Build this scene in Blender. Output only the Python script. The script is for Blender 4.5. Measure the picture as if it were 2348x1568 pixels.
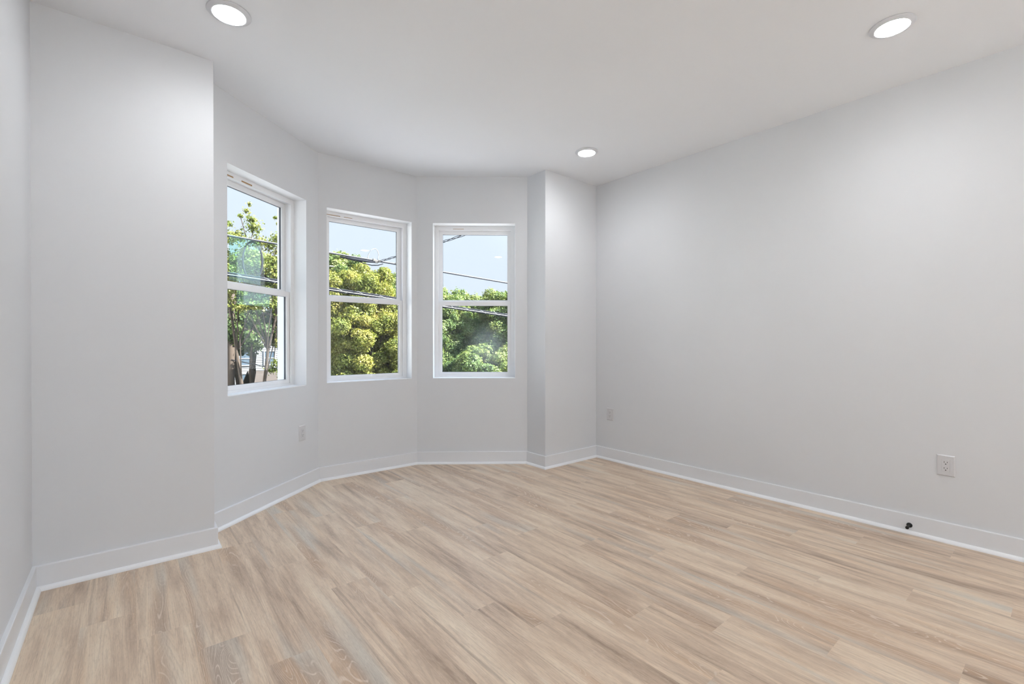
import bpy, bmesh, math, random
import numpy as np
from mathutils import Vector, Matrix
C = bpy.context.scene
for o in list(bpy.data.objects): bpy.data.objects.remove(o)
PI = math.pi

# ------------------------------------------------------------------ camera, sky, sun, exposure
cam_d = bpy.data.cameras.new('camera'); cam = bpy.data.objects.new('camera', cam_d)
C.collection.objects.link(cam); C.camera = cam
cam.location = (0, 0, 1.096)
cam.rotation_euler = (PI/2 - 0.0042, 0, -0.6911)
cam_d.sensor_fit = 'HORIZONTAL'; cam_d.sensor_width = 36; cam_d.lens = 36*1064.07/2348
cam_d.shift_y = 5.07/2348; cam_d.clip_start = 0.03; cam_d.clip_end = 500

LAMP = 124.0          # radiance of the ceiling disc lights
SUN = 29.0
w = bpy.data.worlds.new('sky'); C.world = w; w.use_nodes = True
nt = w.node_tree; nt.nodes.clear()
wo = nt.nodes.new('ShaderNodeOutputWorld'); bg = nt.nodes.new('ShaderNodeBackground')
tc = nt.nodes.new('ShaderNodeTexCoord'); sp = nt.nodes.new('ShaderNodeSeparateXYZ')
rp = nt.nodes.new('ShaderNodeValToRGB')
nt.links.new(tc.outputs['Generated'], sp.inputs[0]); nt.links.new(sp.outputs['Z'], rp.inputs[0])
e = rp.color_ramp.elements
e[0].position = 0.0; e[0].color = (0.78, 0.87, 0.98, 1)
e[1].position = 0.9; e[1].color = (0.36, 0.55, 0.86, 1)
m_ = e.new(0.32); m_.color = (0.82, 0.94, 1.10, 1)
SUNDIR = Vector((-0.56, 0.425, -0.71)).normalized()
dt_ = nt.nodes.new('ShaderNodeVectorMath'); dt_.operation = 'DOT_PRODUCT'      # bright aureole of the sky around the sun
nt.links.new(tc.outputs['Generated'], dt_.inputs[0]); dt_.inputs[1].default_value = tuple(-SUNDIR)
mr_ = nt.nodes.new('ShaderNodeMapRange'); mr_.interpolation_type = 'SMOOTHSTEP'
mr_.inputs[1].default_value = 0.12; mr_.inputs[2].default_value = 1.0; mr_.inputs[3].default_value = 0.655; mr_.inputs[4].default_value = 4.0
nt.links.new(dt_.outputs['Value'], mr_.inputs[0]); nt.links.new(mr_.outputs[0], bg.inputs[1])
nt.links.new(rp.outputs[0], bg.inputs[0])
nt.links.new(bg.outputs[0], wo.inputs[0])
sd = bpy.data.lights.new('sun', 'SUN'); sd.energy = SUN; sd.angle = 0.0093; sd.color = (1, 0.98, 0.95)
so = bpy.data.objects.new('sun', sd); C.collection.objects.link(so)
so.rotation_euler = SUNDIR.to_track_quat('-Z', 'Y').to_euler()

C.view_settings.view_transform = 'Standard'; C.view_settings.look = 'None'
C.view_settings.exposure = 0.66; C.view_settings.gamma = 1.0
C.view_settings.use_curve_mapping = False

# ------------------------------------------------------------------ materials
def srgb(r, g, b):
    f = lambda c: (c/255)/12.92 if c/255 <= .04045 else ((c/255+.055)/1.055)**2.4
    return (f(r), f(g), f(b), 1)
class NB:
    """small node builder"""
    def __init__(s, name):
        s.m = bpy.data.materials.new(name); s.m.use_nodes = True
        s.t = s.m.node_tree; s.p = s.t.nodes['Principled BSDF']; s.out = s.t.nodes['Material Output']
    def n(s, typ, **kw):
        x = s.t.nodes.new(typ)
        for k, v in kw.items():
            if k.startswith('i_'):
                k = k[2:]; x.inputs[int(k) if k.isdigit() else k].default_value = v
            else: setattr(x, k, v)
        return x
    def l(s, a, b): s.t.links.new(a, b)
    def math(s, op, a, b=None, c=None, clamp=False):
        x = s.n('ShaderNodeMath', operation=op); x.use_clamp = clamp
        for i, v in enumerate((a, b, c)):
            if v is None: continue
            if isinstance(v, (int, float)): x.inputs[i].default_value = v
            else: s.l(v, x.inputs[i])
        return x.outputs[0]
    def smooth(s, v, lo, hi):
        x = s.n('ShaderNodeMapRange', interpolation_type='SMOOTHSTEP')
        x.inputs[1].default_value = lo; x.inputs[2].default_value = hi; s.l(v, x.inputs[0]); return x.outputs[0]
    def mix(s, fac, a, b, mode='MIX'):
        x = s.n('ShaderNodeMix', data_type='RGBA', blend_type=mode)
        for i, v in ((0, fac), (6, a), (7, b)):
            if isinstance(v, (int, float, tuple)): x.inputs[i].default_value = v
            else: s.l(v, x.inputs[i])
        return x.outputs[2]
    def vmul(s, v, k, add=None):
        x = s.n('ShaderNodeVectorMath', operation='MULTIPLY'); s.l(v, x.inputs[0]); x.inputs[1].default_value = k
        if add is None: return x.outputs[0]
        y = s.n('ShaderNodeVectorMath', operation='ADD'); s.l(x.outputs[0], y.inputs[0]); s.l(add, y.inputs[1]); return y.outputs[0]
    def noise(s, v, scale=1, detail=2, rough=.5, dist=0):
        x = s.n('ShaderNodeTexNoise'); x.inputs['Scale'].default_value = scale; x.inputs['Detail'].default_value = detail
        x.inputs['Roughness'].default_value = rough; x.inputs['Distortion'].default_value = dist
        s.l(v, x.inputs['Vector']); return x.outputs[0]
def plain(name, col, rough=.5, spec=.5, metal=0, bump=0, bscale=60, var=0):
    b = NB(name); b.p.inputs['Roughness'].default_value = rough
    b.p.inputs['Specular IOR Level'].default_value = spec; b.p.inputs['Metallic'].default_value = metal
    b.p.inputs['Base Color'].default_value = col
    tc = b.n('ShaderNodeTexCoord')
    if var:
        n = b.noise(tc.outputs['Object'], 2.2, 3)
        c2 = tuple(c*(1-var) for c in col[:3]) + (1,)
        b.l(b.mix(n, col, c2), b.p.inputs['Base Color'])
    if bump:
        n = b.noise(tc.outputs['Object'], bscale, 2)
        bp = b.n('ShaderNodeBump'); bp.inputs['Strength'].default_value = bump; bp.inputs['Distance'].default_value = .002
        b.l(n, bp.inputs['Height']); b.l(bp.outputs[0], b.p.inputs['Normal'])
    return b.m
M = {}
M['wall'] = plain('wall_paint', (.75, .758, .778, 1), .75, .25, bump=.05, bscale=240, var=.012)
M['ceil'] = plain('ceiling_paint', (.90, .91, .935, 1), .85, .2, var=.01)
M['trim'] = plain('trim_paint', (.81, .82, .845, 1), .32, .45, bump=.02, bscale=90)
M['shoe'] = plain('shoe_molding_lit_paint', (.90, .91, .93, 1), .3, .45)  # paler than the boards: light caught by the rounding put into the colour
M['vinyl'] = plain('white_vinyl', (.93, .93, .94, 1), .35, .45)
M['reveal'] = plain('window_reveal_paint', (.93, .935, .945, 1), .5, .35)
M['gasket'] = plain('dark_glazing_gasket', (.06, .065, .08, 1), .6)
M['plate'] = plain('outlet_plastic', (.68, .675, .69, 1), .3, .5)
M['slot'] = plain('outlet_slot', (.02, .02, .02, 1), .6)
M['black'] = plain('black_metal', (.006, .0055, .0055, 1), .4, .3)
M['rubber'] = plain('black_rubber', (.008, .008, .008, 1), .5, .3)
M['lamptrim'] = plain('lamp_trim', (.72, .73, .76, 1), .4, .4)
M['shim'] = plain('bare_wood_shim', srgb(178, 140, 98), .7)
M['cable'] = plain('black_cable', (.012, .013, .017, 1), .8, .1)
M['steelwire'] = plain('steel_strand', (.17, .17, .175, 1), .6, .2)
M['clamp'] = plain('clamp_metal', (.10, .095, .09, 1), .6, .1)
M['whitecable'] = plain('white_cable', (.20, .205, .215, 1), .6, .2)
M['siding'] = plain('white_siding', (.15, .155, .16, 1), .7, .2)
M['stucco'] = plain('bounce_stucco', (.80, .79, .76, 1), .85, .2, bump=.3, bscale=30, var=.08)
M['roofing'] = plain('roof_shingle', (.06, .06, .065, 1), .9, .2, bump=.3, bscale=9, var=.4)
M['brownroof'] = plain('brown_shingle', (.05, .041, .035, 1), .9, .2, bump=.3, bscale=9, var=.4)
M['darkglass'] = plain('dark_window_glass', (.05, .07, .09, 1), .1, .5)
M['bark'] = plain('bark', (.060, .045, .034, 1), .9, .2, bump=.6, bscale=14, var=.5)
M['fence'] = plain('fence_wood', (.05, .04, .034, 1), .85, .2, bump=.3, bscale=12, var=.4)
M['concrete'] = plain('pale_concrete', (.68, .68, .68, 1), .9, .2, bump=.2, bscale=20, var=.1)
M['asphalt'] = plain('concrete_paving', (.25, .25, .255, 1), .9, .2, bump=.2, bscale=30, var=.3)

# grass
b = NB('grass'); tcn = b.n('ShaderNodeTexCoord'); n1 = b.noise(tcn.outputs['Object'], .9, 5)
b.l(b.mix(n1, (.012, .022, .007, 1), (.03, .042, .014, 1)), b.p.inputs['Base Color']); b.p.inputs['Roughness'].default_value = 1
M['grass'] = b.m

# leaves
def leafmat(name, cols, sc=1.3):
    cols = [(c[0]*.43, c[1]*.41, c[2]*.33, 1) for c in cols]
    b = NB(name); g = b.n('ShaderNodeNewGeometry'); tcn = b.n('ShaderNodeTexCoord')
    n = b.noise(tcn.outputs['Object'], sc, 3)
    v = b.math('ADD', b.math('MULTIPLY', b.smooth(n, .3, .7), .62), b.math('MULTIPLY', g.outputs['Random Per Island'], .38))
    r = b.n('ShaderNodeValToRGB'); els = r.color_ramp.elements
    els[0].color = cols[0]; els[1].color = cols[-1]
    for i, c in enumerate(cols[1:-1]): x = els.new((i+1)/(len(cols)-1)); x.color = c
    b.l(v, r.inputs[0])
    d = b.n('ShaderNodeBsdfDiffuse'); t = b.n('ShaderNodeBsdfTranslucent'); gl = b.n('ShaderNodeBsdfGlossy')
    gl.inputs['Roughness'].default_value = .45; gl.inputs[0].default_value = (.9, .9, .9, 1)
    b.l(r.outputs[0], d.inputs[0])
    b.l(b.mix(1.0, r.outputs[0], (1.0, 1.0, .55, 1), 'MULTIPLY'), t.inputs[0])
    m1 = b.n('ShaderNodeMixShader'); m1.inputs[0].default_value = .38; b.l(d.outputs[0], m1.inputs[1]); b.l(t.outputs[0], m1.inputs[2])
    m2 = b.n('ShaderNodeMixShader'); m2.inputs[0].default_value = .008; b.l(m1.outputs[0], m2.inputs[1]); b.l(gl.outputs[0], m2.inputs[2])
    b.l(m2.outputs[0], b.out.inputs[0]); return b.m
M['leaf_y'] = leafmat('maple_leaves', [(.15, .21, .06, 1), (.30, .37, .11, 1), (.46, .48, .15, 1), (.60, .50, .18, 1)])
M['leaf_g'] = leafmat('green_leaves', [(.14, .25, .11, 1), (.26, .40, .18, 1), (.39, .50, .22, 1), (.48, .54, .27, 1)])
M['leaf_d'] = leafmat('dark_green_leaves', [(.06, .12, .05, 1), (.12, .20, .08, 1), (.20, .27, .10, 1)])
M['leaf_s'] = leafmat('sparse_tree_leaves', [(.14, .21, .06, 1), (.28, .36, .11, 1), (.45, .48, .17, 1), (.56, .48, .18, 1)])

# glass: clear pane with fresnel reflection and, on one pane, painted glare of sunlight on dust
def glassmat(name, smear=None, tint=(.98, .99, .985, 1), haze=0.003):
    b = NB(name); tr = b.n('ShaderNodeBsdfTransparent'); tr.inputs[0].default_value = tint
    gl = b.n('ShaderNodeBsdfGlossy'); gl.inputs['Roughness'].default_value = .01
    ge = b.n('ShaderNodeNewGeometry'); dp = b.n('ShaderNodeVectorMath', operation='DOT_PRODUCT')
    b.l(ge.outputs['Normal'], dp.inputs[0]); b.l(ge.outputs['Incoming'], dp.inputs[1])
    fz = b.math('SUBTRACT', 1.0, b.math('ABSOLUTE', dp.outputs['Value']))
    fr = b.math('ADD', .022, b.math('MULTIPLY', b.math('POWER', fz, 5.0), .34))      # thin-glass Schlick reflectance
    ms = b.n('ShaderNodeMixShader'); b.l(fr, ms.inputs[0]); b.l(tr.outputs[0], ms.inputs[1]); b.l(gl.outputs[0], ms.inputs[2])
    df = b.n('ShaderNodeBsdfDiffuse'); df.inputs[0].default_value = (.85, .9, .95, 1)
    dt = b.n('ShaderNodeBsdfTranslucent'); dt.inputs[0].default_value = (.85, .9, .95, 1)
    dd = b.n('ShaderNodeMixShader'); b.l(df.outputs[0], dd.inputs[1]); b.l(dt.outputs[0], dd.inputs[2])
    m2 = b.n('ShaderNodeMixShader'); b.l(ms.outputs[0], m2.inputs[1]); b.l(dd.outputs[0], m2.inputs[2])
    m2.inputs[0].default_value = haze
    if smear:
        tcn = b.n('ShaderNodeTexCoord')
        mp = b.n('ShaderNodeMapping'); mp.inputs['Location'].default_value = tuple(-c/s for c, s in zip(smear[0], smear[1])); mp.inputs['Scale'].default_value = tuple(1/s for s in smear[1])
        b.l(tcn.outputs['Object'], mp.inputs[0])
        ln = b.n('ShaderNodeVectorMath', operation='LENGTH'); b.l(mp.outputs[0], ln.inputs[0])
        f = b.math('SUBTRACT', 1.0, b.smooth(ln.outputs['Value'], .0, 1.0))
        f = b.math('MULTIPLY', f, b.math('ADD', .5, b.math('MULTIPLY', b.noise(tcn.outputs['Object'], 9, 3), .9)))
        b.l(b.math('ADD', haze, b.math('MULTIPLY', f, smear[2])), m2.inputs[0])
    b.l(m2.outputs[0], b.out.inputs[0]); return b.m
M['glass'] = glassmat('window_glass')
M['glass_glare'] = glassmat('dusty_glare_glass', ((.64, 0, 1.03), (.26, 1, .30), .09), haze=.008)
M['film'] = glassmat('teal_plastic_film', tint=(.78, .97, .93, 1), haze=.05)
def emis(name, col, s):
    b = NB(name); b.p.inputs['Base Color'].default_value = (.9, .9, .9, 1)
    b.p.inputs['Emission Color'].default_value = col; 
    ge = b.n('ShaderNodeNewGeometry'); dp = b.n('ShaderNodeVectorMath', operation='DOT_PRODUCT')      # LED lens: beam narrower than a bare diffuser
    b.l(ge.outputs['Normal'], dp.inputs[0]); b.l(ge.outputs['Incoming'], dp.inputs[1])
    b.l(b.math('MULTIPLY', b.math('POWER', b.math('ABSOLUTE', dp.outputs['Value']), 1.2), s), b.p.inputs['Emission Strength']); return b.m
M['lens'] = emis('lit_lamp_diffuser', (.955, .98, 1.0, 1), LAMP)

# vinyl plank floor
def floormat():
    b = NB('vinyl_plank_floor'); P = b.n('ShaderNodeTexCoord').outputs['Object']
    at = b.n('ShaderNodeVertexColor', layer_name='plank'); sep = b.n('ShaderNodeSeparateColor'); b.l(at.outputs[0], sep.inputs[0])
    R, G, B = sep.outputs
    off = b.vmul(at.outputs[0], (37.0, 53.0, 71.0))
    def N(kx, ky, detail=2, rough=.5, dist=0): return b.noise(b.vmul(P, (kx, ky, 1), off), 1, detail, rough, dist)
    tone = N(15, 1.7, 5, .62, .25)
    tone = b.math('ADD', tone, b.math('MULTIPLY', b.math('SUBTRACT', R, .5), .09))
    r = b.n('ShaderNodeValToRGB'); el = r.color_ramp.elements
    el[0].position = .26; el[0].color = srgb(160, 138, 118)
    el[1].position = .74; el[1].color = srgb(238, 220, 196)
    x = el.new(.40); x.color = srgb(202, 179, 157)
    x = el.new(.54); x.color = srgb(224, 202, 178)
    b.l(tone, r.inputs[0]); col = r.outputs[0]
    # warm and grey-green stains
    col = b.mix(b.math('MULTIPLY', b.smooth(N(10, .9, 2), .52, .72), .55), col, srgb(242, 206, 166))
    col = b.mix(b.math('MULTIPLY', b.smooth(N(9, .8, 2), .54, .72), .60), col, srgb(205, 203, 194))
    # narrow dark heart streaks running along the plank
    st = b.smooth(N(30, .75, 3, .6, .3), .57, .74)
    col = b.mix(b.math('MULTIPLY', st, .50), col, srgb(142, 118, 101))
    # cathedral figure: contour lines of a smooth elongated field, limed white
    fld = N(9, 1.7, 1.2, .5, .5)
    msk = b.smooth(N(10, .9, 1, .5, 0), .55, .66)
    ln = b.math('SINE', b.math('MULTIPLY', fld, 165.0))
    wh = b.math('MULTIPLY', b.smooth(ln, .68, 1.0), msk)
    brk = b.smooth(N(70, 9, 2), .30, .52)
    col = b.mix(b.math('MULTIPLY', msk, .42), col, srgb(160, 134, 117))
    col = b.mix(b.math('MULTIPLY', b.math('MULTIPLY', wh, brk), .42), col, srgb(250, 238, 224))
    # fine straight grain and pores
    fg = b.math('SINE', b.math('MULTIPLY', N(9, .30, 2, .5, .1), 300.0))
    col = b.mix(b.math('MULTIPLY', b.smooth(fg, .1, 1.0), .13), col, srgb(135, 112, 95))
    gr = N(380, 26, 3, .65)
    col = b.mix(b.math('MULTIPLY', b.smooth(gr, .48, .70), .26), col, srgb(150, 127, 109))
    gr2 = N(150, 34, 4, .75)
    col = b.mix(b.math('MULTIPLY', b.smooth(gr2, .5, .74), .20), col, srgb(252, 238, 222))
    b.l(col, b.p.inputs['Base Color'])
    b.p.inputs['Roughness'].default_value = .38; b.p.inputs['Specular IOR Level'].default_value = .34
    bp = b.n('ShaderNodeBump'); bp.inputs['Strength'].default_value = .12; bp.inputs['Distance'].default_value = .001
    b.l(gr, bp.inputs['Height']); b.l(bp.outputs[0], b.p.inputs['Normal'])
    return b.m
M['floor'] = floormat()

# ------------------------------------------------------------------ object helpers
def mesh_obj(name, verts, faces, mat, parent=None, loc=(0, 0, 0), rotz=0, smooth=False):
    me = bpy.data.meshes.new(name); me.from_pydata([tuple(v) for v in verts], [], faces); me.update()
    bm = bmesh.new(); bm.from_mesh(me); bmesh.ops.recalc_face_normals(bm, faces=bm.faces); bm.to_mesh(me); bm.free()
    if smooth: me.shade_smooth()
    o = bpy.data.objects.new(name, me); C.collection.objects.link(o)
    if mat: me.materials.append(M[mat])
    o.location = loc; o.rotation_euler = (0, 0, rotz)
    if parent: o.parent = parent
    return o
def bm_obj(name, bm, mat, parent=None, loc=(0, 0, 0), rotz=0, smooth=False):
    bmesh.ops.recalc_face_normals(bm, faces=bm.faces)
    me = bpy.data.meshes.new(name); bm.to_mesh(me); bm.free()
    if smooth: me.shade_smooth()
    o = bpy.data.objects.new(name, me); C.collection.objects.link(o); me.materials.append(M[mat])
    o.location = loc; o.rotation_euler = (0, 0, rotz)
    if parent: o.parent = parent
    return o
def tag(o, label=None, cat=None, group=None, kind=None):
    if label: o['label'] = label
    if cat: o['category'] = cat
    if group: o['group'] = group
    if kind: o['kind'] = kind
    return o
def empty(name, loc=(0, 0, 0), rotz=0):
    o = bpy.data.objects.new(name, None); o.empty_display_size = .05; C.collection.objects.link(o)
    o.location = loc; o.rotation_euler = (0, 0, rotz); return o
def box(bm, x0, x1, y0, y1, z0, z1, bev=0):
    r = bmesh.ops.create_cube(bm, size=1)
    bmesh.ops.scale(bm, vec=(x1-x0, y1-y0, z1-z0), verts=r['verts'])
    bmesh.ops.translate(bm, vec=((x0+x1)/2, (y0+y1)/2, (z0+z1)/2), verts=r['verts'])
    if bev:
        ed = list({e for v in r['verts'] for e in v.link_edges})
        bmesh.ops.bevel(bm, geom=ed, offset=bev, segments=2, affect='EDGES', profile=.5)
def frame_ring(bm, x0, x1, z0, z1, l, r, b, t, y0, y1, bev=0.0015):
    """rectangular ring in xz, member widths l r b t, depth y0..y1"""
    o = [(x0, z0), (x1, z0), (x1, z1), (x0, z1)]; i = [(x0+l, z0+b), (x1-r, z0+b), (x1-r, z1-t), (x0+l, z1-t)]
    V = [[bm.verts.new((p[0], y, p[1])) for p in q] for y in (y0, y1) for q in (o, i)]
    fo, fi, bo, bi = V; new = []
    for k in range(4):
        j = (k+1) % 4
        new += [bm.faces.new((fo[k], fo[j], fi[j], fi[k])), bm.faces.new((bo[k], bi[k], bi[j], bo[j])),
                bm.faces.new((fo[k], bo[k], bo[j], fo[j])), bm.faces.new((fi[k], fi[j], bi[j], bi[k]))]
    if bev:
        ed = [e for e in {e for f in new for e in f.edges} if len(e.link_faces) == 2 and e.calc_face_angle(0) > .5]
        bmesh.ops.bevel(bm, geom=ed, offset=bev, segments=2, affect='EDGES')
def tube(bm, pts, rad, seg=8, cap=True):
    pts = [Vector(p) for p in pts]; rad = rad if isinstance(rad, (list, tuple)) else [rad]*len(pts)
    up = Vector((0, 0, 1)); rings = []
    for i, p in enumerate(pts):
        d = (pts[min(i+1, len(pts)-1)] - pts[max(i-1, 0)]).normalized()
        a = d.cross(up if abs(d.z) < .9 else Vector((1, 0, 0))).normalized(); c = d.cross(a)
        rings.append([bm.verts.new(p + rad[i]*(a*math.cos(2*PI*k/seg) + c*math.sin(2*PI*k/seg))) for k in range(seg)])
    for r0, r1 in zip(rings, rings[1:]):
        for k in range(seg): bm.faces.new((r0[k], r0[(k+1) % seg], r1[(k+1) % seg], r1[k]))
    if cap: bm.faces.new(rings[0][::-1]); bm.faces.new(rings[-1])
def lathe(bm, prof, seg=48, mat=Matrix.Identity(4)):
    rings = []
    for r, z in prof:
        if r < 1e-6: rings.append([bm.verts.new(mat @ Vector((0, 0, z)))])
        else: rings.append([bm.verts.new(mat @ Vector((r*math.cos(2*PI*k/seg), r*math.sin(2*PI*k/seg), z))) for k in range(seg)])
    for a, c in zip(rings, rings[1:]):
        for k in range(seg):
            j = (k+1) % seg
            if len(a) == 1: bm.faces.new((a[0], c[j], c[k]))
            elif len(c) == 1: bm.faces.new((a[k], a[j], c[0]))
            else: bm.faces.new((a[k], a[j], c[j], c[k]))

# ------------------------------------------------------------------ room shell
H = 2.59; TH = 0.21
XA, YB, XC, YR = 3.4617, 2.9181, -0.3281, -4.6
PTS = [(XC, YR), (XC, YB), (.3526, YB), (.3526, 3.1416), (1.1553, 3.7923), (2.0081, 3.7710), (2.7886, 3.1540), (2.7886, YB), (XA, YB), (XA, YR)]
PTS = [Vector(p) for p in PTS]; NP = len(PTS)
def offset(t):     # polygon moved towards the room by t (negative: outwards), mitred corners
    out = []
    for i in range(NP):
        a, c, d = PTS[i-1], PTS[i], PTS[(i+1) % NP]
        d1 = (c-a).normalized(); d2 = (d-c).normalized()
        n1 = Vector((d1.y, -d1.x)); n2 = Vector((d2.y, -d2.x))
        s = (n1+n2); s = s*(t/(1+n1.dot(n2))); out.append(c+s)
    return out
OUT = offset(-TH)
NAMES = ['left', 'back_left', 'bay_return_left', 'bay_left', 'bay_middle', 'bay_right', 'bay_return_right', 'back_right', 'right', 'rear']
WLAB = ['light grey painted wall at the far left edge', 'light grey wall panel left of the bay windows', 'short hidden return where the bay begins on the left',
        'light grey bay wall holding the leftmost window', 'light grey bay wall holding the middle window', 'light grey bay wall holding the rightmost window',
        'narrow pale return wall right of the bay windows', 'short light grey wall between the bay and the right corner', 'long light grey wall on the right side', 'light grey wall behind the camera']
WIN = {3: (.137, .885), 4: (.065, .800), 5: (.143, .885), 9: (.75, 3.25)}; WZ = (.768, 2.170); WZR = (.02, 2.12)
def local(i):      # origin, angle of wall i; local x runs along the wall, local +y points outdoors
    a, c = PTS[i], PTS[(i+1) % NP]; return (a.x, a.y, 0), math.atan2(c.y-a.y, c.x-a.x), (c-a).length
for i in range(NP):
    j = (i+1) % NP; org, ang, L = local(i)
    R = Matrix.Rotation(-ang, 2)
    def loc2(p): q = R @ (p - PTS[i]); return q.x, q.y
    o0, o1 = loc2(OUT[i])[0], loc2(OUT[j])[0]
    V = []; F = []
    if i in WIN:
        s0, s1 = WIN[i]; z0, z1 = WZ if i < 9 else WZR
        for y, (a, c) in ((0, (0, L)), (TH, (o0, o1))):
            V += [(a, y, -.15), (c, y, -.15), (c, y, H+.1), (a, y, H+.1), (s0, y, z0), (s1, y, z0), (s1, y, z1), (s0, y, z1)]
        for k in range(4):
            m = (k+1) % 4
            F += [(k, m, 4+m, 4+k), (8+k, 12+k, 12+m, 8+m), (k, 8+k, 8+m, m), (4+k, 4+m, 12+m, 12+k)]
    else:
        V = [(0, 0, -.15), (L, 0, -.15), (L, 0, H+.1), (0, 0, H+.1), (o0, TH, -.15), (o1, TH, -.15), (o1, TH, H+.1), (o0, TH, H+.1)]
        F = [(0, 1, 2, 3), (7, 6, 5, 4), (0, 4, 5, 1), (3, 2, 6, 7), (0, 3, 7, 4), (1, 5, 6, 2)]
    o = mesh_obj('wall_'+NAMES[i], V, F, 'wall', loc=org, rotz=ang)
    if i in WIN:
        o.data.materials.append(M['reveal']); s0, s1 = WIN[i]; z0, z1 = WZ if i < 9 else WZR
        for f in o.data.polygons:
            vs = [o.data.vertices[v].co for v in f.vertices]
            if all(s0-1e-4 <= v.x <= s1+1e-4 and z0-1e-4 <= v.z <= z1+1e-4 for v in vs): f.material_index = 1
    tag(o, WLAB[i], 'wall', kind='structure')
# ceiling slab
V = [(p.x, p.y, H) for p in PTS] + [(p.x, p.y, H+.1) for p in PTS]
F = [tuple(range(NP)), tuple(range(2*NP-1, NP-1, -1))] + [(k, (k+1) % NP, NP+(k+1) % NP, NP+k) for k in range(NP)]
tag(mesh_obj('ceiling', V, F, 'ceil'), 'flat white painted ceiling with recessed disc lights', 'ceiling', kind='structure')
V = [(p.x, p.y, H+.101) for p in OUT] + [(p.x, p.y, H+.2) for p in OUT]
tag(mesh_obj('trim_1', V, F, 'roofing'), 'roof slab over the room', 'roof', kind='structure')

# floor planks: rows run along y, butt joints as in the photograph
rnd = random.Random(11)
PW = .1676; X0 = .022; PL = 1.143
JT = {-3: 1.9, -2: 2.6475, -1: 2.4225, 0: 2.19, 1: 1.98, 2: 1.732, 3: 2.469, 4: 2.0985, 5: 3.02, 6: 2.696, 7: 2.461, 8: 1.8885, 9: 2.2625, 10: .868, 11: .547,
      12: .2305, 13: 2.15, 14: 1.89, 15: .4485, 16: .155, 17: 2.16, 18: .75, 19: .395, 20: 1.2, 21: .6}
def clip(poly, cv):
    for k in range(len(cv)):
        a = cv[k]; c = cv[(k+1) % len(cv)]; e = c-a; res = []
        side = lambda p: e.x*(p[1]-a.y) - e.y*(p[0]-a.x)   # clockwise polygon: inside is negative
        for q in range(len(poly)):
            p0, p1 = poly[q], poly[(q+1) % len(poly)]; s0_, s1_ = side(p0), side(p1)
            if s0_ <= 1e-9: res.append(p0)
            if (s0_ < -1e-9 and s1_ > 1e-9) or (s0_ > 1e-9 and s1_ < -1e-9):
                t = s0_/(s0_-s1_); res.append((p0[0]+t*(p1[0]-p0[0]), p0[1]+t*(p1[1]-p0[1])))
        poly = res
        if len(poly) < 3: return []
    return poly
main = [Vector((XC, YR)), Vector((XC, YB)), Vector((XA, YB)), Vector((XA, YR))]
bay = PTS[2:8]
V = []; F = []; COL = []
for row in range(-3, 22):
    j0 = JT[row] - 8*PL
    for k in range(14):
        y0 = j0 + k*PL; x0 = X0+row*PW; col = (rnd.random(), rnd.random(), rnd.random(), 1)
        rect = [(x0, y0), (x0, y0+PL), (x0+PW, y0+PL), (x0+PW, y0)]
        for cv in (main, bay):
            q = clip(rect, cv)
            if q: F.append(tuple(range(len(V), len(V)+len(q)))); V += [(a, c, 0) for a, c in q]; COL.append(col)
me = bpy.data.meshes.new('floor'); me.from_pydata(V, [], F)
for f in me.polygons:
    if f.normal.z < 0: f.flip()
ca = me.color_attributes.new('plank', 'FLOAT_COLOR', 'CORNER')
for f in me.polygons:
    for li in f.loop_indices: ca.data[li].color = COL[f.index]
me.materials.append(M['floor']); fo = bpy.data.objects.new('floor', me); C.collection.objects.link(fo)
tag(fo, 'light tan wood-look plank floor', 'floor', kind='structure')
V = [(p.x, p.y, -.002) for p in OUT] + [(p.x, p.y, -.15) for p in OUT]
V = [(p.x, p.y, -.002) for p in PTS] + [(p.x, p.y, -.15) for p in PTS]
tag(mesh_obj('trim_2', V, F_ := [tuple(range(NP)), tuple(range(2*NP-1, NP-1, -1))] + [(k, (k+1) % NP, NP+(k+1) % NP, NP+k) for k in range(NP)], 'ceil'), 'subfloor under the planks', 'subfloor', kind='structure')

# baseboards with a quarter-round shoe moulding
HB = .1085
board = [(0.0, .0), (0.0, HB), (.0115, HB), (.0135, HB-.0008), (.0145, HB-.003), (.0145, 0)]
shoe = [(.0145, 0), (.0145, .019)] + [(.0145+.0165*math.sin(t), .019*math.cos(t)) for t in [k*PI/2/7 for k in range(1, 8)]]
def sweep(name, prof, i, mat, parent=None):
    V = []; F = []; j = (i+1) % NP
    for t, z in prof:
        P = offset(t); V += [(P[i].x, P[i].y, z), (P[j].x, P[j].y, z)]
    n = len(prof)
    for k in range(n):
        m = (k+1) % n; F.append((2*k, 2*k+1, 2*m+1, 2*m))
    F += [tuple(2*k for k in range(n)), tuple(2*k+1 for k in range(n))]
    return mesh_obj(name, V, F, mat, parent)
for i in range(NP):
    o = sweep('baseboard_'+NAMES[i], board, i, 'trim')
    tag(o, 'white baseboard along the '+NAMES[i].replace('_', ' ')+' wall', 'baseboard', kind='structure')
    sweep('shoe_molding', shoe, i, 'shoe', o)

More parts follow.
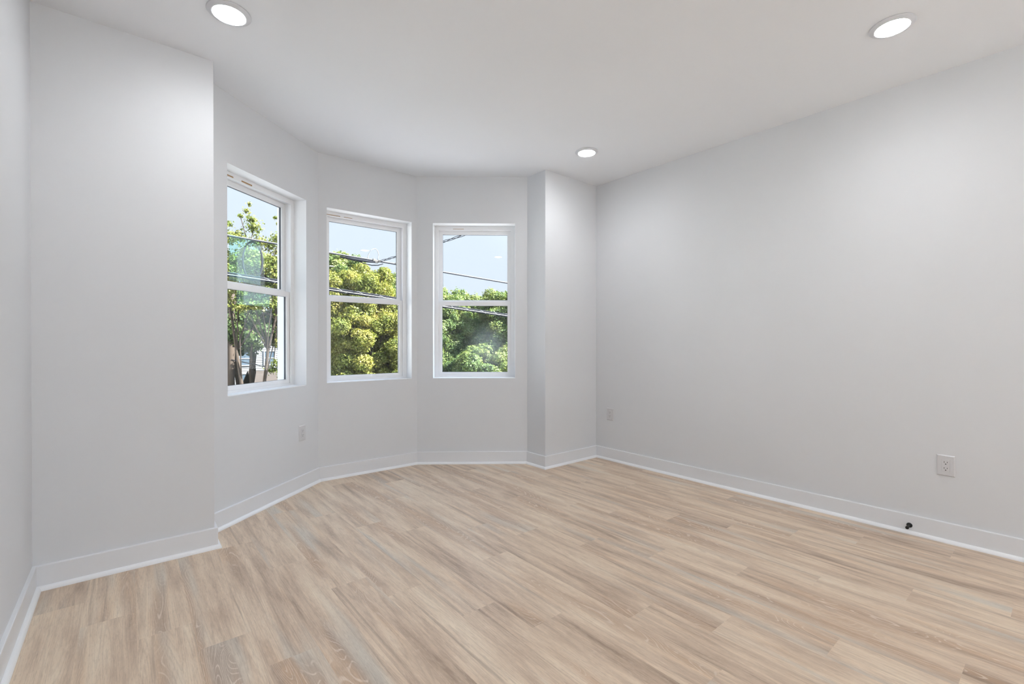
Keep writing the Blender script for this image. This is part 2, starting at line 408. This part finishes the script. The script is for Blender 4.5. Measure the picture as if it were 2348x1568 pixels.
# ------------------------------------------------------------------ windows (double hung, set back in painted reveals)
WL = ['leftmost bay window, nearest, looking onto a sparse tree and a white house', 'middle bay window, looking onto a dense yellow-green tree', 'rightmost bay window, looking onto deep green trees']
for wi, i in enumerate((3, 4, 5)):
    org, ang, L = local(i); s0, s1 = WIN[i]; z0, z1 = WZ
    root = empty('window_%d' % (wi+1), org, ang); tag(root, WL[wi], 'window', kind='structure')
    D0 = .105
    bm = bmesh.new()   # outer frame with stepped tracks
    frame_ring(bm, s0, s1, z0, z1, .030, .030, .020, .030, D0, TH+.015)
    frame_ring(bm, s0+.026, s1-.026, z0+.016, z1-.026, .010, .010, .006, .010, D0+.001, D0+.009, .001)
    frame_ring(bm, s0+.026, s1-.026, z0+.016, z1-.026, .008, .008, .010, .008, D0+.048, D0+.052, .001)
    bm_obj('window_frame', bm, 'vinyl', root)
    bm = bmesh.new(); box(bm, s0+.0005, s1-.0005, .004, D0-.001, z0+.0005, z0+.006, .0015)
    bm_obj('sill', bm, 'reveal', root)
    f0, f1 = s0+.030, s1-.030
    def sash(name, za, zb, ya, yb, rt, rb, low):
        bm = bmesh.new()
        frame_ring(bm, f0+.001, f1-.001, za, zb, .034, .034, rb, rt, ya, yb, .002)
        frame_ring(bm, f0+.029, f1-.029, za+rb-.006, zb-rt+.006, .009, .009, .009, .009, ya+.007, yb-.007, .001)
        sh = bm_obj(name, bm, 'vinyl', root)
        g0, g1, h0, h1 = f0+.035, f1-.035, za+rb, zb-rt; ym = (ya+yb)/2
        bm = bmesh.new(); frame_ring(bm, g0, g1, h0, h1, .0035, .0035, .0035, .0035, ym-.007, ym+.007, 0)
        bm_obj('glazing_gasket', bm, 'gasket', sh)
        mat = 'glass_glare' if (wi == 2 and low) else 'glass'
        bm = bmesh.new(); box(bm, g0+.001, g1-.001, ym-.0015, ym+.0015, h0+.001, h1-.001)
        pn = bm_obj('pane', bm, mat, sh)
        return sh, (g0, g1, h0, h1, ym)
    up, gu = sash('upper_sash', 1.452, z1-.030, D0+.053, D0+.083, .034, .036, False)
    lo, gl_ = sash('lower_sash', z0+.020, 1.474, D0+.012, D0+.045, .036, .028, True)
    for k, x in enumerate((f0+.085, f1-.085)):          # tilt latches on the meeting rail
        bm = bmesh.new(); box(bm, x-.030, x+.030, D0+.016, D0+.034, 1.474, 1.4785, .0015)
        bm_obj('tilt_latch', bm, 'vinyl', lo)
    bm = bmesh.new(); box(bm, (f0+f1)/2-.022, (f0+f1)/2+.022, D0+.018, D0+.040, 1.474, 1.482, .002)
    bm_obj('sash_lock', bm, 'vinyl', lo)
    # slivers of bare wood in the gap above the frame
    SH = {0: ((.17, .26, .007), (.33, .42, .008)), 1: ((.11, .24, .004), (.27, .34, .003)), 2: ((.27, .37, .003),)}[wi]
    for a, c, h in SH:
        bm = bmesh.new(); box(bm, s0+a-.1, s0+c-.1, D0-.0025, D0+.004, z1-.029, z1-.029+h)
        bm_obj('wood_shim', bm, 'shim', root)
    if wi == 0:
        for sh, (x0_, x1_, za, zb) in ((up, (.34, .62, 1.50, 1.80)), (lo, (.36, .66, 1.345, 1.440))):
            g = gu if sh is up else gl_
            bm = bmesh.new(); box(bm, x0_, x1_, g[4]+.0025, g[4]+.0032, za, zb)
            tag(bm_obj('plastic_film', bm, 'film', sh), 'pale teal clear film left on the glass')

# added glazed doors, unseen behind the camera, to bring daylight into the room
org, ang, L = local(9); s0, s1 = WIN[9]; z0, z1 = WZR
root = empty('added_door_1', org, ang); tag(root, 'added white glazed doors, unseen behind the camera, letting daylight in', 'door', kind='structure')
bm = bmesh.new(); frame_ring(bm, s0, s1, z0, z1, .05, .05, .03, .05, .08, .18); bm_obj('door_frame', bm, 'vinyl', root)
n4 = (s1-s0-.1)/3
for k in range(3):
    a = s0+.05+k*n4; yy = .095 if k % 2 else .13
    bm = bmesh.new(); frame_ring(bm, a, a+n4, z0+.03, z1-.05, .06, .06, .08, .06, yy, yy+.035)
    lf = bm_obj('door_leaf', bm, 'vinyl', root)
    bm = bmesh.new(); box(bm, a+.061, a+n4-.061, yy+.016, yy+.019, z0+.111, z1-.111); bm_obj('pane', bm, 'glass', lf)

# ------------------------------------------------------------------ ceiling disc lights
def make_light(x, y):
    t = empty('ceiling_light', (x, y, H))
    bm = bmesh.new()
    lathe(bm, [(.0, -.0005), (.088, -.0005), (.0885, -.0035), (.087, -.0055), (.072, -.0115), (.067, -.0125), (.0655, -.0115), (.0655, -.009), (0, -.009)], 72)
    bm_obj('trim_ring', bm, 'lamptrim', t, smooth=False)
    bm = bmesh.new()
    lathe(bm, [(0, -.0095), (.0645, -.0095), (.0645, -.0125), (.060, -.0150), (.045, -.0168), (.022, -.0176), (0, -.0178)], 72)
    bm_obj('diffuser', bm, 'lens', t, smooth=True)
    return t
LP = [(.357, 2.445, 'round white ceiling light, lit, above the left wall panel', 0), (2.784, .549, 'round white ceiling light, lit, at the upper right near the long right wall', 0),
      (2.778, 2.439, 'round white ceiling light, lit, smallest one near the far right corner', 0),
      (.357, .549, 'unseen round white ceiling light directly overhead near the camera', 1), (.357, -1.36, 'added unseen ceiling light behind the camera on the left', 1), (2.784, -1.36, 'added unseen ceiling light behind the camera on the right', 1),
      (.357, -3.25, 'added unseen ceiling light at the rear left, furthest behind the camera', 1), (2.784, -3.25, 'added unseen ceiling light at the rear right, furthest behind the camera', 1)]  # lights out of frame are added to brighten the room
proto = make_light(*LP[0][:2])
for k, (x, y, lab, hid) in enumerate(LP):
    t = proto
    if k:
        t = proto.copy(); C.collection.objects.link(t); t.location = (x, y, H)
        for ch in list(proto.children):
            c = ch.copy(); C.collection.objects.link(c); c.parent = t
    tag(t, lab, 'ceiling light', 'round ceiling lights')

# ------------------------------------------------------------------ wall outlets
def make_outlet():
    # local frame: x along the wall, -y into the room, origin at plate centre on the wall
    t = empty('wall_outlet')
    bm = bmesh.new()
    w_, h_ = .0385, .0575
    prof = [(0, 0.0), (.0, -.0012), (.0045, -.0052), (.0075, -.0056)]
    V = []
    for ins, y in prof: V.append([bm.verts.new((sx*(w_-ins), y, sz*(h_-ins))) for sx, sz in ((-1, -1), (1, -1), (1, 1), (-1, 1))])
    ho = [bm.verts.new((sx*.0167, -.0056, sz*.0333)) for sx, sz in ((-1, -1), (1, -1), (1, 1), (-1, 1))]; V.append(ho)
    V.append([bm.verts.new((v.co.x, -.0015, v.co.z)) for v in ho])
    for a, c in zip(V, V[1:]):
        for k in range(4): bm.faces.new((a[k], a[(k+1) % 4], c[(k+1) % 4], c[k]))
    bm.faces.new(V[0]); bm.faces.new(V[-1])
    bm_obj('cover_plate', bm, 'plate', t)
    for sz in (-1, 1):
        bm = bmesh.new(); lathe(bm, [(0, -.0056), (.0028, -.0056), (.0026, -.0065), (0, -.0069)], 16, Matrix.Translation((0, 0, sz*.0485)) @ Matrix.Rotation(PI/2, 4, 'X') @ Matrix.Scale(-1, 4, (0, 0, 1)))
        bm_obj('screw', bm, 'plate', t)
    bm = bmesh.new(); box(bm, -.0163, .0163, -.0072, -.0016, -.0329, .0329, .0008)
    rc = bm_obj('receptacle', bm, 'plate', t)
    for sz in (-1, 1):
        zc = .0165*sz + .003
        for dx, hh in ((-.0063, .0078), (.0063, .0064)):
            bm = bmesh.new(); box(bm, dx-.0011, dx+.0011, -.0074, -.0065, zc-hh/2, zc+hh/2); bm_obj('slot', bm, 'slot', rc)
        bm = bmesh.new(); lathe(bm, [(0, 0), (.0026, 0), (.0026, .0009), (0, .0009)], 16, Matrix.Translation((0, -.0065, zc-.0105)) @ Matrix.Rotation(PI/2, 4, 'X'))
        bm_obj('ground_hole', bm, 'slot', rc)
    return t
OT = [(8, 2.475, .4185, 'white outlet high on the long right wall above the black door stop'), (8, .171, .4255, 'small white outlet beside the far right corner'),
      (3, .831, .4195, 'white outlet on the bay wall below the leftmost window')]
op = make_outlet()
for k, (i, s, z, lab) in enumerate(OT):
    t = op
    if k:
        t = op.copy(); C.collection.objects.link(t)
        for ch in list(op.children):
            c = ch.copy(); C.collection.objects.link(c); c.parent = t
            for g in ch.children: d = g.copy(); C.collection.objects.link(d); d.parent = c
    org, ang, L = local(i); a = PTS[i]; dr = (PTS[(i+1) % NP]-a).normalized(); p = a + dr*s
    t.location = (p.x, p.y, z); t.rotation_euler = (0, 0, ang)
    tag(t, lab, 'outlet', 'wall outlets')

# ------------------------------------------------------------------ door stop on the right baseboard
ds = empty('door_stop', (XA-.0145, .594, .049)); tag(ds, 'small black metal door stop screwed into the right baseboard', 'door stop')
MX = Matrix.Rotation(-PI/2, 4, 'Y')
bm = bmesh.new(); lathe(bm, [(0, 0), (.0135, 0), (.0138, .003), (.0125, .006), (.0085, .0095), (.006, .013), (0, .013)], 28, MX); bm_obj('mounting_flange', bm, 'black', ds, smooth=True)
bm = bmesh.new(); lathe(bm, [(0, .012), (.0052, .012), (.0042, .020), (.0038, .035), (.0042, .048), (.0055, .052), (0, .052)], 20, MX); bm_obj('stem', bm, 'black', ds, smooth=True)
bm = bmesh.new(); lathe(bm, [(0, .051), (.0062, .051), (.0082, .054), (.0086, .060), (.0074, .065), (.004, .068), (0, .069)], 24, MX); bm_obj('rubber_tip', bm, 'rubber', ds, smooth=True)

# ------------------------------------------------------------------ outdoors: ground and street
GZ = -3.3
def slab(name, x0, x1, y0, y1, z0, z1, mat, **kw):
    bm = bmesh.new(); box(bm, x0, x1, y0, y1, z0, z1); o = bm_obj(name, bm, mat); tag(o, **kw); return o
slab('ground', -80, 120, -40, 200, GZ-.3, GZ, 'grass', label='grassy ground beyond the street', cat='ground', kind='structure')
slab('reflector', XC-3, XA+3, YR-TH-7, YR-TH-.002, -.35, -.10, 'concrete', label='unseen added pale concrete terrace behind the glazed doors', cat='reflector', kind='structure')  # unseen slab added to bounce sunlight up to the ceiling
slab('street', -80, 120, -4.0, 12.5, GZ, GZ+.02, 'asphalt', label='pale concrete street running below the windows', cat='street', kind='structure')
slab('wall_exterior_lower', XC-TH, XA+TH, YR-TH, 2.9, GZ, -.16, 'siding', label='storey below the room', cat='wall', kind='structure')

# utility lines
def cable(name, pts, r, mat, parent=None, seg=8):
    bm = bmesh.new(); tube(bm, pts, r, seg); return bm_obj(name, bm, mat, parent, smooth=True)
def line(x0, x1, z, sl, y=9.0, sag=0.0, n=24):
    out = []
    for k in range(n+1):
        x = x0+(x1-x0)*k/n; out.append((x, y, z+sl*(x-1.29)+sag*((x-4)/12)**2))
    return out
up = empty('utility_line', (4, 9, 2.75)); tag(up, 'upper overhead utility cable crossing all three windows against the sky', 'cable', 'overhead cables')
def rel(pts, o): return [(p[0]-o.location.x, p[1]-o.location.y, p[2]-o.location.z) for p in pts]
cable('cable', rel(line(-14, 22, 2.868, -.0503), up), .0105, 'cable', up)
cable('support_strand', rel(line(-14, 22, 2.868+.017, -.0503), up), .0075, 'steelwire', up)
# thicker spliced stretch left of the clamp, hanging loop and the white arc
cable('splice_sleeve', rel([(3.15, 9, 2.745), (3.4, 9, 2.725), (3.65, 9, 2.715), (3.9, 9, 2.715)], up), [.012, .03, .026, .014], 'cable', up)
cable('drip_loop', rel([(3.45, 9, 2.72), (3.62, 9.0, 2.665), (3.78, 9.0, 2.645), (3.92, 9.0, 2.66), (4.02, 9, 2.70)], up), .011, 'cable', up)
arc = [(3.688, 9, 2.735), (3.70, 9, 2.80), (3.722, 9, 2.872), (3.76, 9, 2.935), (3.81, 9, 2.975), (3.861, 9, 2.985), (3.90, 9, 2.955), (3.925, 9, 2.89), (3.922, 9, 2.82), (3.895, 9, 2.745)]
cable('white_loop', rel(arc, up), .008, 'whitecable', up)
for cx, cz, sz_ in ((3.83, 2.755, .026), (3.88, 2.73, .032), (3.94, 2.745, .024), (4.30, 2.735, .016)):
    bm = bmesh.new(); box(bm, cx-sz_-4, cx+sz_-4, -.02, .02, cz-sz_-2.75, cz+sz_-2.75, .006); bm_obj('cable_clamp', bm, 'clamp', up)
lw = empty('utility_line', (4, 9, 2.0)); tag(lw, 'lower overhead cable bundle lashed to a pale strand, crossing the window panes', 'cable', 'overhead cables')
cable('cable', rel(line(-14, 22, 2.255, -.0785), lw), .019, 'cable', lw)
cable('cable', rel(line(-14, 22, 2.255-.045, -.0785, 9.02), lw), .014, 'cable', lw)
cable('support_strand', rel(line(-14, 22, 2.255-.030, -.0785, 8.98), lw), .009, 'steelwire', lw)
bm = bmesh.new()     # lashing wire wound round the bundle
pts = []
for k in range(36*8):
    x = -14+36*k/(36*8); a = 2*PI*x/.42; z = 2.255+-.0785*(x-1.29)-.014; pts.append((x-4, .034*math.cos(a), z-2.0+.036*math.sin(a)))
tube(bm, pts, .004, 5); bm_obj('lashing_wire', bm, 'steelwire', lw, smooth=True)
coil = [(1.66+.15*math.cos(a), 9.03, 2.50+.33*math.sin(a)) for a in [PI*.42+2*PI*k/40*.93 for k in range(41)]]
cable('storage_coil', rel(coil, lw), .016, 'cable', lw)
# utility pole further back with its own low line
pl_ = empty('utility_pole', (2.95, 20.0, GZ)); tag(pl_, 'weathered wooden utility pole at the left of the leftmost window', 'utility pole')
bm = bmesh.new(); tube(bm, [(0, 0, 0), (0, 0, 3.0), (.03, 0, 6.4)], [.14, .125, .10], 14); bm_obj('pole', bm, 'bark', pl_, smooth=True)
bm = bmesh.new(); box(bm, -.9, .9, -.14, -.06, 5.8, 5.92, .01); bm_obj('crossarm', bm, 'bark', pl_)
cable('service_wire', [(0, -.12, 3.75), (1.5, -.2, 3.35), (3.2, -.3, 3.05), (5.5, .4, 3.0), (8.0, 3.0, 3.2)], .016, 'cable', pl_)
# twisted service drop from the clamp to the house
sdp = [Vector(p) for p in ((3.89, 9, 2.72), (3.95, 8.2, 2.733), (4.02, 7.4, 2.762), (4.086, 6.8, 2.785), (4.151, 6.1, 2.82), (4.08, 5.0, 2.83), (3.72, 3.13, 2.70))]
def along(pts, n):
    out = []
    for k in range(n+1):
        t = k/n*(len(pts)-1); i_ = min(int(t), len(pts)-2); u_ = t-i_
        p0, p1, p2, p3 = pts[max(i_-1, 0)], pts[i_], pts[i_+1], pts[min(i_+2, len(pts)-1)]
        out.append(.5*((2*p1)+(p2-p0)*u_+(2*p0-5*p1+4*p2-p3)*u_*u_+(3*p1-p0-3*p2+p3)*u_**3))
    return out
dr = empty('service_drop', (3.89, 9, 2.72)); tag(dr, 'twisted black service cable rising from the clamp towards the house', 'cable')
ctr = along(sdp, 150)
for q in range(3):
    pts = []
    for k, p in enumerate(ctr):
        a = 2*PI*(q/3 + k/30.0); pts.append((p.x-3.89+.015*math.cos(a), p.y-9, p.z-2.72+.015*math.sin(a)))
    cable('wire', pts, .0045, 'cable', dr, 6)

# ------------------------------------------------------------------ trees
def leaves(name, clumps, n_per, size, mat, parent, seed, inner=.25, puff=.13):
    rg = np.random.default_rng(seed); V = []; 
    cs = np.array([c[0] for c in clumps]); rs = np.array([c[1] for c in clumps])
    idx = np.repeat(np.arange(len(clumps)), np.maximum(3, (n_per*(rs/rs.mean())**2).astype(int)))
    n = len(idx)
    d = rg.normal(size=(n, 3)); d /= np.linalg.norm(d, axis=1)[:, None]
    rad = rs[idx]*(1-inner*rg.random(n)**1.5)*(1+.22*np.sin(d[:, 0]*5+idx)*np.sin(d[:, 1]*6+idx*2)*np.sin(d[:, 2]*5))*(1+puff*rg.normal(size=n))
    pos = cs[idx] + d*rad[:, None]*np.array([1, 1, .8])
    nr = d + rg.normal(size=(n, 3))*.55 + np.array([0, 0, .35]); nr /= np.linalg.norm(nr, axis=1)[:, None]
    t = np.cross(nr, rg.normal(size=(n, 3))); t /= np.linalg.norm(t, axis=1)[:, None]; s = np.cross(nr, t)
    sz = size*(.6+.8*rg.random(n))[:, None]
    A = pos - t*sz*.55; B = pos + s*sz*.45 + nr*sz*.10 - t*sz*.05; D = pos - s*sz*.45 + nr*sz*.10 - t*sz*.05; E_ = pos + t*sz*.6
    V = np.stack([A, B, E_, D], 1).reshape(-1, 3)
    k = np.arange(n)*4
    # two triangles folded along the midrib A-E
    Fc = np.stack([k, k+1, k+2, k, k+2, k+3], 1).reshape(-1)
    me = bpy.data.meshes.new(name); me.vertices.add(len(V)); me.vertices.foreach_set('co', V.astype(np.float32).ravel())
    nf = 2*n; me.loops.add(nf*3); me.loops.foreach_set('vertex_index', Fc.astype(np.int32))
    me.polygons.add(nf); me.polygons.foreach_set('loop_start', (np.arange(nf)*3).astype(np.int32)); me.polygons.foreach_set('loop_total', np.full(nf, 3, np.int32))
    me.update(); me.validate(); me.materials.append(M[mat])
    o = bpy.data.objects.new(name, me); C.collection.objects.link(o); o.parent = parent; return o
def tree(label, base, crown_c, crown_r, mat, seed, n_clump=150, clump=(.38, .72), n_per=260, size=.13, trunk=.17, multi=1, shell=.75, extra=(), bstep=2, inner=.25, puff=.13, group='trees across the street', gaps=0, low=-.55):
    rg = random.Random(seed); root = empty('tree', (base[0], base[1], GZ)); tag(root, label, 'tree', group)
    o = Vector((base[0], base[1], GZ)); cc = Vector(crown_c)-o; cl = []; tc_ = Vector((-crown_c[0], -crown_c[1], 0)).normalized()
    tries = 0
    while len(cl) < n_clump and tries < 20000:
        tries += 1
        d = Vector((rg.gauss(0, 1), rg.gauss(0, 1), rg.gauss(0, 1))).normalized()
        if d.z < low or d.dot(tc_) < -.35: continue
        k = shell + (1-shell)*rg.random() if rg.random() < .8 else rg.random()*shell
        k *= 1+.10*math.sin(3*d.x+seed)*math.sin(4*d.z+seed*2)+.07*math.sin(9*d.x+seed)*math.sin(8*d.y)
        p = cc + Vector((d.x*crown_r[0]*k, d.y*crown_r[1]*k, d.z*crown_r[2]*k)); cl.append((p, rg.uniform(*clump)))
    for p, r_ in extra: cl.append((Vector(p)-o, r_))
    leaves('foliage', [((c.x, c.y, c.z), r_) for c, r_ in cl], n_per, size, mat, root, seed, inner, puff)
    bm = bmesh.new()
    tops = []
    for q in range(multi):
        a = 2*PI*q/multi+seed; lean = .0 if multi == 1 else .55
        zt = cc.z - crown_r[2]*.1
        pts = [Vector((.12*math.cos(a)*(multi > 1), .12*math.sin(a)*(multi > 1), -.05))]
        for s in range(1, 7):
            f = s/6; pts.append(Vector((cc.x*f+lean*math.cos(a)*f*1.3+rg.uniform(-.08, .08), cc.y*f+lean*math.sin(a)*f*1.3+rg.uniform(-.08, .08), zt*f)))
        tube(bm, pts, [trunk*(1.15-.75*s/6)/(multi**.3) for s in range(7)], 10); tops.append(pts)
    bm_obj('trunk', bm, 'bark', root, smooth=True)
    bm = bmesh.new()
    for k, (c, r_) in enumerate(cl[::bstep]):
        pts = tops[k % multi]; st = pts[rg.choice((3, 4, 5, 6))]
        mid = st.lerp(c, .5)+Vector((rg.uniform(-.2, .2), rg.uniform(-.2, .2), rg.uniform(-.1, .25)))
        tube(bm, [st, mid, c], [trunk*.28, trunk*.16, .012], 5)
    bm_obj('branches', bm, 'bark', root, smooth=True)
    return root
# middle window: yellow-green maple, greener trees behind it
tree('dense yellow-green tree filling the middle window', (6.6, 17.2), (6.75, 17.2, .25), (2.5, 2.6, 3.6), 'leaf_y', 3, 620, (.15, .36), 560, .056, .2)
tree('green tree rising behind the left of the yellow-green one in the middle window', (7.6, 21.6), (7.2, 21.6, 2.0), (2.05, 1.8, 3.2), 'leaf_g', 4, 260, (.18, .40), 460, .075, .2)
tree('darker green tree behind the yellow-green one in the middle window', (12.0, 25.0), (12.0, 25.0, 1.5), (3.7, 2.6, 3.6), 'leaf_g', 5, 340, (.24, .48), 460, .09, .2)
# right window
tree('green tree in the left half of the rightmost window', (11.6, 19.6), (11.4, 19.6, .35), (2.8, 2.2, 3.15), 'leaf_g', 8, 460, (.18, .38), 520, .064, .2)
tree('green tree in the right half of the rightmost window', (14.6, 16.9), (14.7, 16.8, .35), (3.0, 2.3, 3.15), 'leaf_g', 13, 460, (.18, .40), 520, .064, .2)
tree('green tree behind the dip between the two crowns of the rightmost window', (17.0, 24.5), (16.6, 24.5, 1.0), (3.6, 2.4, 3.0), 'leaf_g', 14, 160, (.40, .66), 520, .11, .2)
tree('low full green tree in front at the bottom of the rightmost window', (10.6, 14.4), (10.7, 14.4, -1.9), (2.7, 1.8, 2.55), 'leaf_g', 21, 420, (.15, .34), 500, .060, .16)
# left window
rr = random.Random(77); ex = []
for (x, z, r_) in ((2.05, 3.75, .24), (2.3, 4.1, .24), (2.2, 4.5, .13), (2.55, 4.25, .24), (2.85, 4.45, .22), (2.83, 4.75, .16), (2.72, 5.0, .10), (2.80, 5.22, .08), (2.5, 4.75, .09), (3.05, 4.1, .26),
                   (3.35, 4.05, .22), (3.6, 4.35, .22), (3.75, 4.6, .16), (3.7, 4.85, .10), (3.45, 4.85, .07), (3.85, 4.1, .30), (2.4, 3.3, .26), (2.9, 3.6, .26), (3.35, 3.5, .28), (3.8, 3.5, .32), (2.1, 2.9, .28), (3.75, 2.9, .30),
                   (2.15, 2.3, .28), (2.5, 2.15, .22), (2.85, 2.2, .22), (3.15, 2.25, .22), (3.5, 2.3, .26), (3.75, 1.95, .26), (3.8, 1.5, .24), (3.7, 1.1, .22), (3.75, .75, .16), (3.65, .45, .20), (3.5, .25, .18), (3.7, .05, .12), (2.0, 1.75, .2), (1.95, 1.4, .14)):
    ex.append(((x, 15.6+rr.uniform(-.4, .4), z), r_))
tree('sparse tall tree with forked trunk in the leftmost window', (2.9, 15.7), (2.9, 15.9, 3.0), (1.25, 1.1, 1.0), 'leaf_s', 31, 80, (.10, .24), 260, .052, .08, multi=2, low=-.6, extra=ex, bstep=4, inner=.8, puff=.35)
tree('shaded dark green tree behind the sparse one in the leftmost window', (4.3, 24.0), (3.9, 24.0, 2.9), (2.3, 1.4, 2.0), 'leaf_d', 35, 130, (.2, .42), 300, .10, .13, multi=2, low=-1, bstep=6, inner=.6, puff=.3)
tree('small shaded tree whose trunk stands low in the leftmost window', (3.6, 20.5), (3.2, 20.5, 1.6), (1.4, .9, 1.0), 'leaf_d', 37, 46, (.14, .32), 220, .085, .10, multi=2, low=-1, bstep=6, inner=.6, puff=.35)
# beyond the window edges
tree('full green tree just left of the leftmost window view', (.3, 22.5), (.2, 22.5, .7), (2.2, 2.0, 3.6), 'leaf_g', 61, 170, (.34, .6), 300, .11, .2)
tree('green tree far left, between the stucco house and the utility pole', (-3.6, 29), (-3.6, 29, .6), (3.0, 2.2, 3.9), 'leaf_g', 62, 150, (.45, .8), 260, .15, .2)
tree('broad green tree at the right end of the tree line', (19.5, 15.0), (19.5, 15.0, .9), (3.2, 2.8, 3.2), 'leaf_g', 43, 150, (.45, .8), 220, .15, .2)
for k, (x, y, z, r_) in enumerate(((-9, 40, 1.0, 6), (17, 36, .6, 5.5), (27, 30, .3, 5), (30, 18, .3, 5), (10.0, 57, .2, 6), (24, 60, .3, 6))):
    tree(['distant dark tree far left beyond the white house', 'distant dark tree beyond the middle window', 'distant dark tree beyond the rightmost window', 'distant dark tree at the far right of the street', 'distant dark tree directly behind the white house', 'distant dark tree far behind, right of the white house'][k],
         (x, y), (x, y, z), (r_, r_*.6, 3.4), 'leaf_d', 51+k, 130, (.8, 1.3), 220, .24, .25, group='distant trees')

# white house and low brown roofs seen under the branches of the leftmost window
hs = empty('house', (6.4, 40, GZ)); tag(hs, 'white clapboard house with grey gable roof behind the trees', 'house')
def cl_wall(bm, x0, x1, y, z0, z1, st=.16):
    z = z0
    while z < z1-1e-6:
        zz = min(z+st, z1); v = [bm.verts.new(p) for p in ((x0, y-.03, z), (x1, y-.03, z), (x1, y, zz), (x0, y, zz))]; bm.faces.new(v)
        v2 = [bm.verts.new(p) for p in ((x0, y, z), (x1, y, z), (x1, y-.03, z), (x0, y-.03, z))]; bm.faces.new(v2); z = zz
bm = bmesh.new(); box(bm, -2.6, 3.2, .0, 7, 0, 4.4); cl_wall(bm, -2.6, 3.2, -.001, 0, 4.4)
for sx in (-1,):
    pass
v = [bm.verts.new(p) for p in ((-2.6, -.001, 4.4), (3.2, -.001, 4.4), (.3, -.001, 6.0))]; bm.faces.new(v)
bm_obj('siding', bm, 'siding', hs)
V = [(-2.95, -.3, 4.2), (.3, -.3, 6.1), (3.55, -.3, 4.2), (3.55, 7.2, 4.2), (.3, 7.2, 6.1), (-2.95, 7.2, 4.2), (-2.95, -.3, 4.05), (.3, -.3, 5.95), (3.55, -.3, 4.05), (3.55, 7.2, 4.05), (.3, 7.2, 5.95), (-2.95, 7.2, 4.05)]
mesh_obj('roof', V, [(0, 1, 4, 5), (1, 2, 3, 4), (6, 11, 10, 7), (7, 10, 9, 8), (0, 6, 7, 1), (1, 7, 8, 2), (5, 4, 10, 11), (4, 3, 9, 10), (0, 5, 11, 6), (2, 8, 9, 3)], 'roofing', hs)
for x, z in ((-1.7, .9), (.4, .9), (2.1, .9), (-1.7, 2.6), (.4, 2.6), (2.1, 2.6)):
    bm = bmesh.new(); frame_ring(bm, x-.42, x+.42, z, z+1.15, .07, .07, .07, .07, -.09, .01, 0); box(bm, x-.42, x+.42, -.085, -.03, z+.54, z+.60)
    f = bm_obj('window', bm, 'whitecable', hs); bm = bmesh.new(); box(bm, x-.36, x+.36, -.05, -.035, z+.05, z+1.1); bm_obj('pane', bm, 'darkglass', f)
th = empty('house', (-9.5, 14.5, GZ)); tag(th, 'bright cream stucco house added across the street, unseen, to light the bay', 'house')  # out of view, added to throw sunlight back into the bay
bm = bmesh.new(); box(bm, -9, 8.6, 0, 5, 0, 7.2); bm_obj('walls', bm, 'stucco', th)
bm = bmesh.new(); box(bm, -9.2, 8.8, -.3, 5.2, 7.2, 7.45, .03); bm_obj('cornice', bm, 'stucco', th)
for x in (-7, -4, -1, 2, 5, 7.4):
    for z in (1.0, 4.4):
        bm = bmesh.new(); frame_ring(bm, x-.5, x+.5, z, z+1.6, .08, .08, .08, .08, -.06, .01, 0); f = bm_obj('window', bm, 'stucco', th)
        bm = bmesh.new(); box(bm, x-.43, x+.43, -.02, -.005, z+.07, z+1.53); bm_obj('pane', bm, 'darkglass', f)
gr = empty('garage', (8.0, 31, GZ)); tag(gr, 'low garage with sloping brown shingle roof in front of the white house', 'garage')
bm = bmesh.new(); box(bm, -1.9, 2.6, 0, 4, 0, 1.35)
for x, zt in ((-1.9, 2.45), (2.6, 2.3)): bm.faces.new([bm.verts.new(p) for p in ((x, 0, 1.35), (x, 4, 1.35), (x, 2.2, zt))])
bm_obj('walls', bm, 'fence', gr)
V = [(-2.2, -.3, 1.4), (2.9, -.3, 1.1), (2.9, 2.2, 2.4), (-2.2, 2.2, 2.6), (-2.2, 4.4, 1.5), (2.9, 4.4, 1.3)]
mesh_obj('roof', V + [(a, c, d-.12) for a, c, d in V], [(0, 1, 2, 3), (3, 2, 5, 4), (6, 9, 8, 7), (9, 10, 11, 8), (0, 6, 7, 1), (1, 7, 8, 2), (2, 8, 11, 5), (5, 11, 10, 4), (4, 10, 9, 3), (3, 9, 6, 0)], 'brownroof', gr)
fn = empty('fence', (3, 26, GZ)); tag(fn, 'weathered brown board fence standing below the trees', 'fence')
bm = bmesh.new()
for k in range(70): box(bm, -7+k*.2, -7+k*.2+.17, 0, .025, .05, 1.75+.02*math.sin(k*2.3))
bm_obj('boards', bm, 'fence', fn)
for k in range(8):
    bm = bmesh.new(); box(bm, -7+k*2, -6.9+k*2, .03, .13, 0, 1.8); bm_obj('post', bm, 'fence', fn)
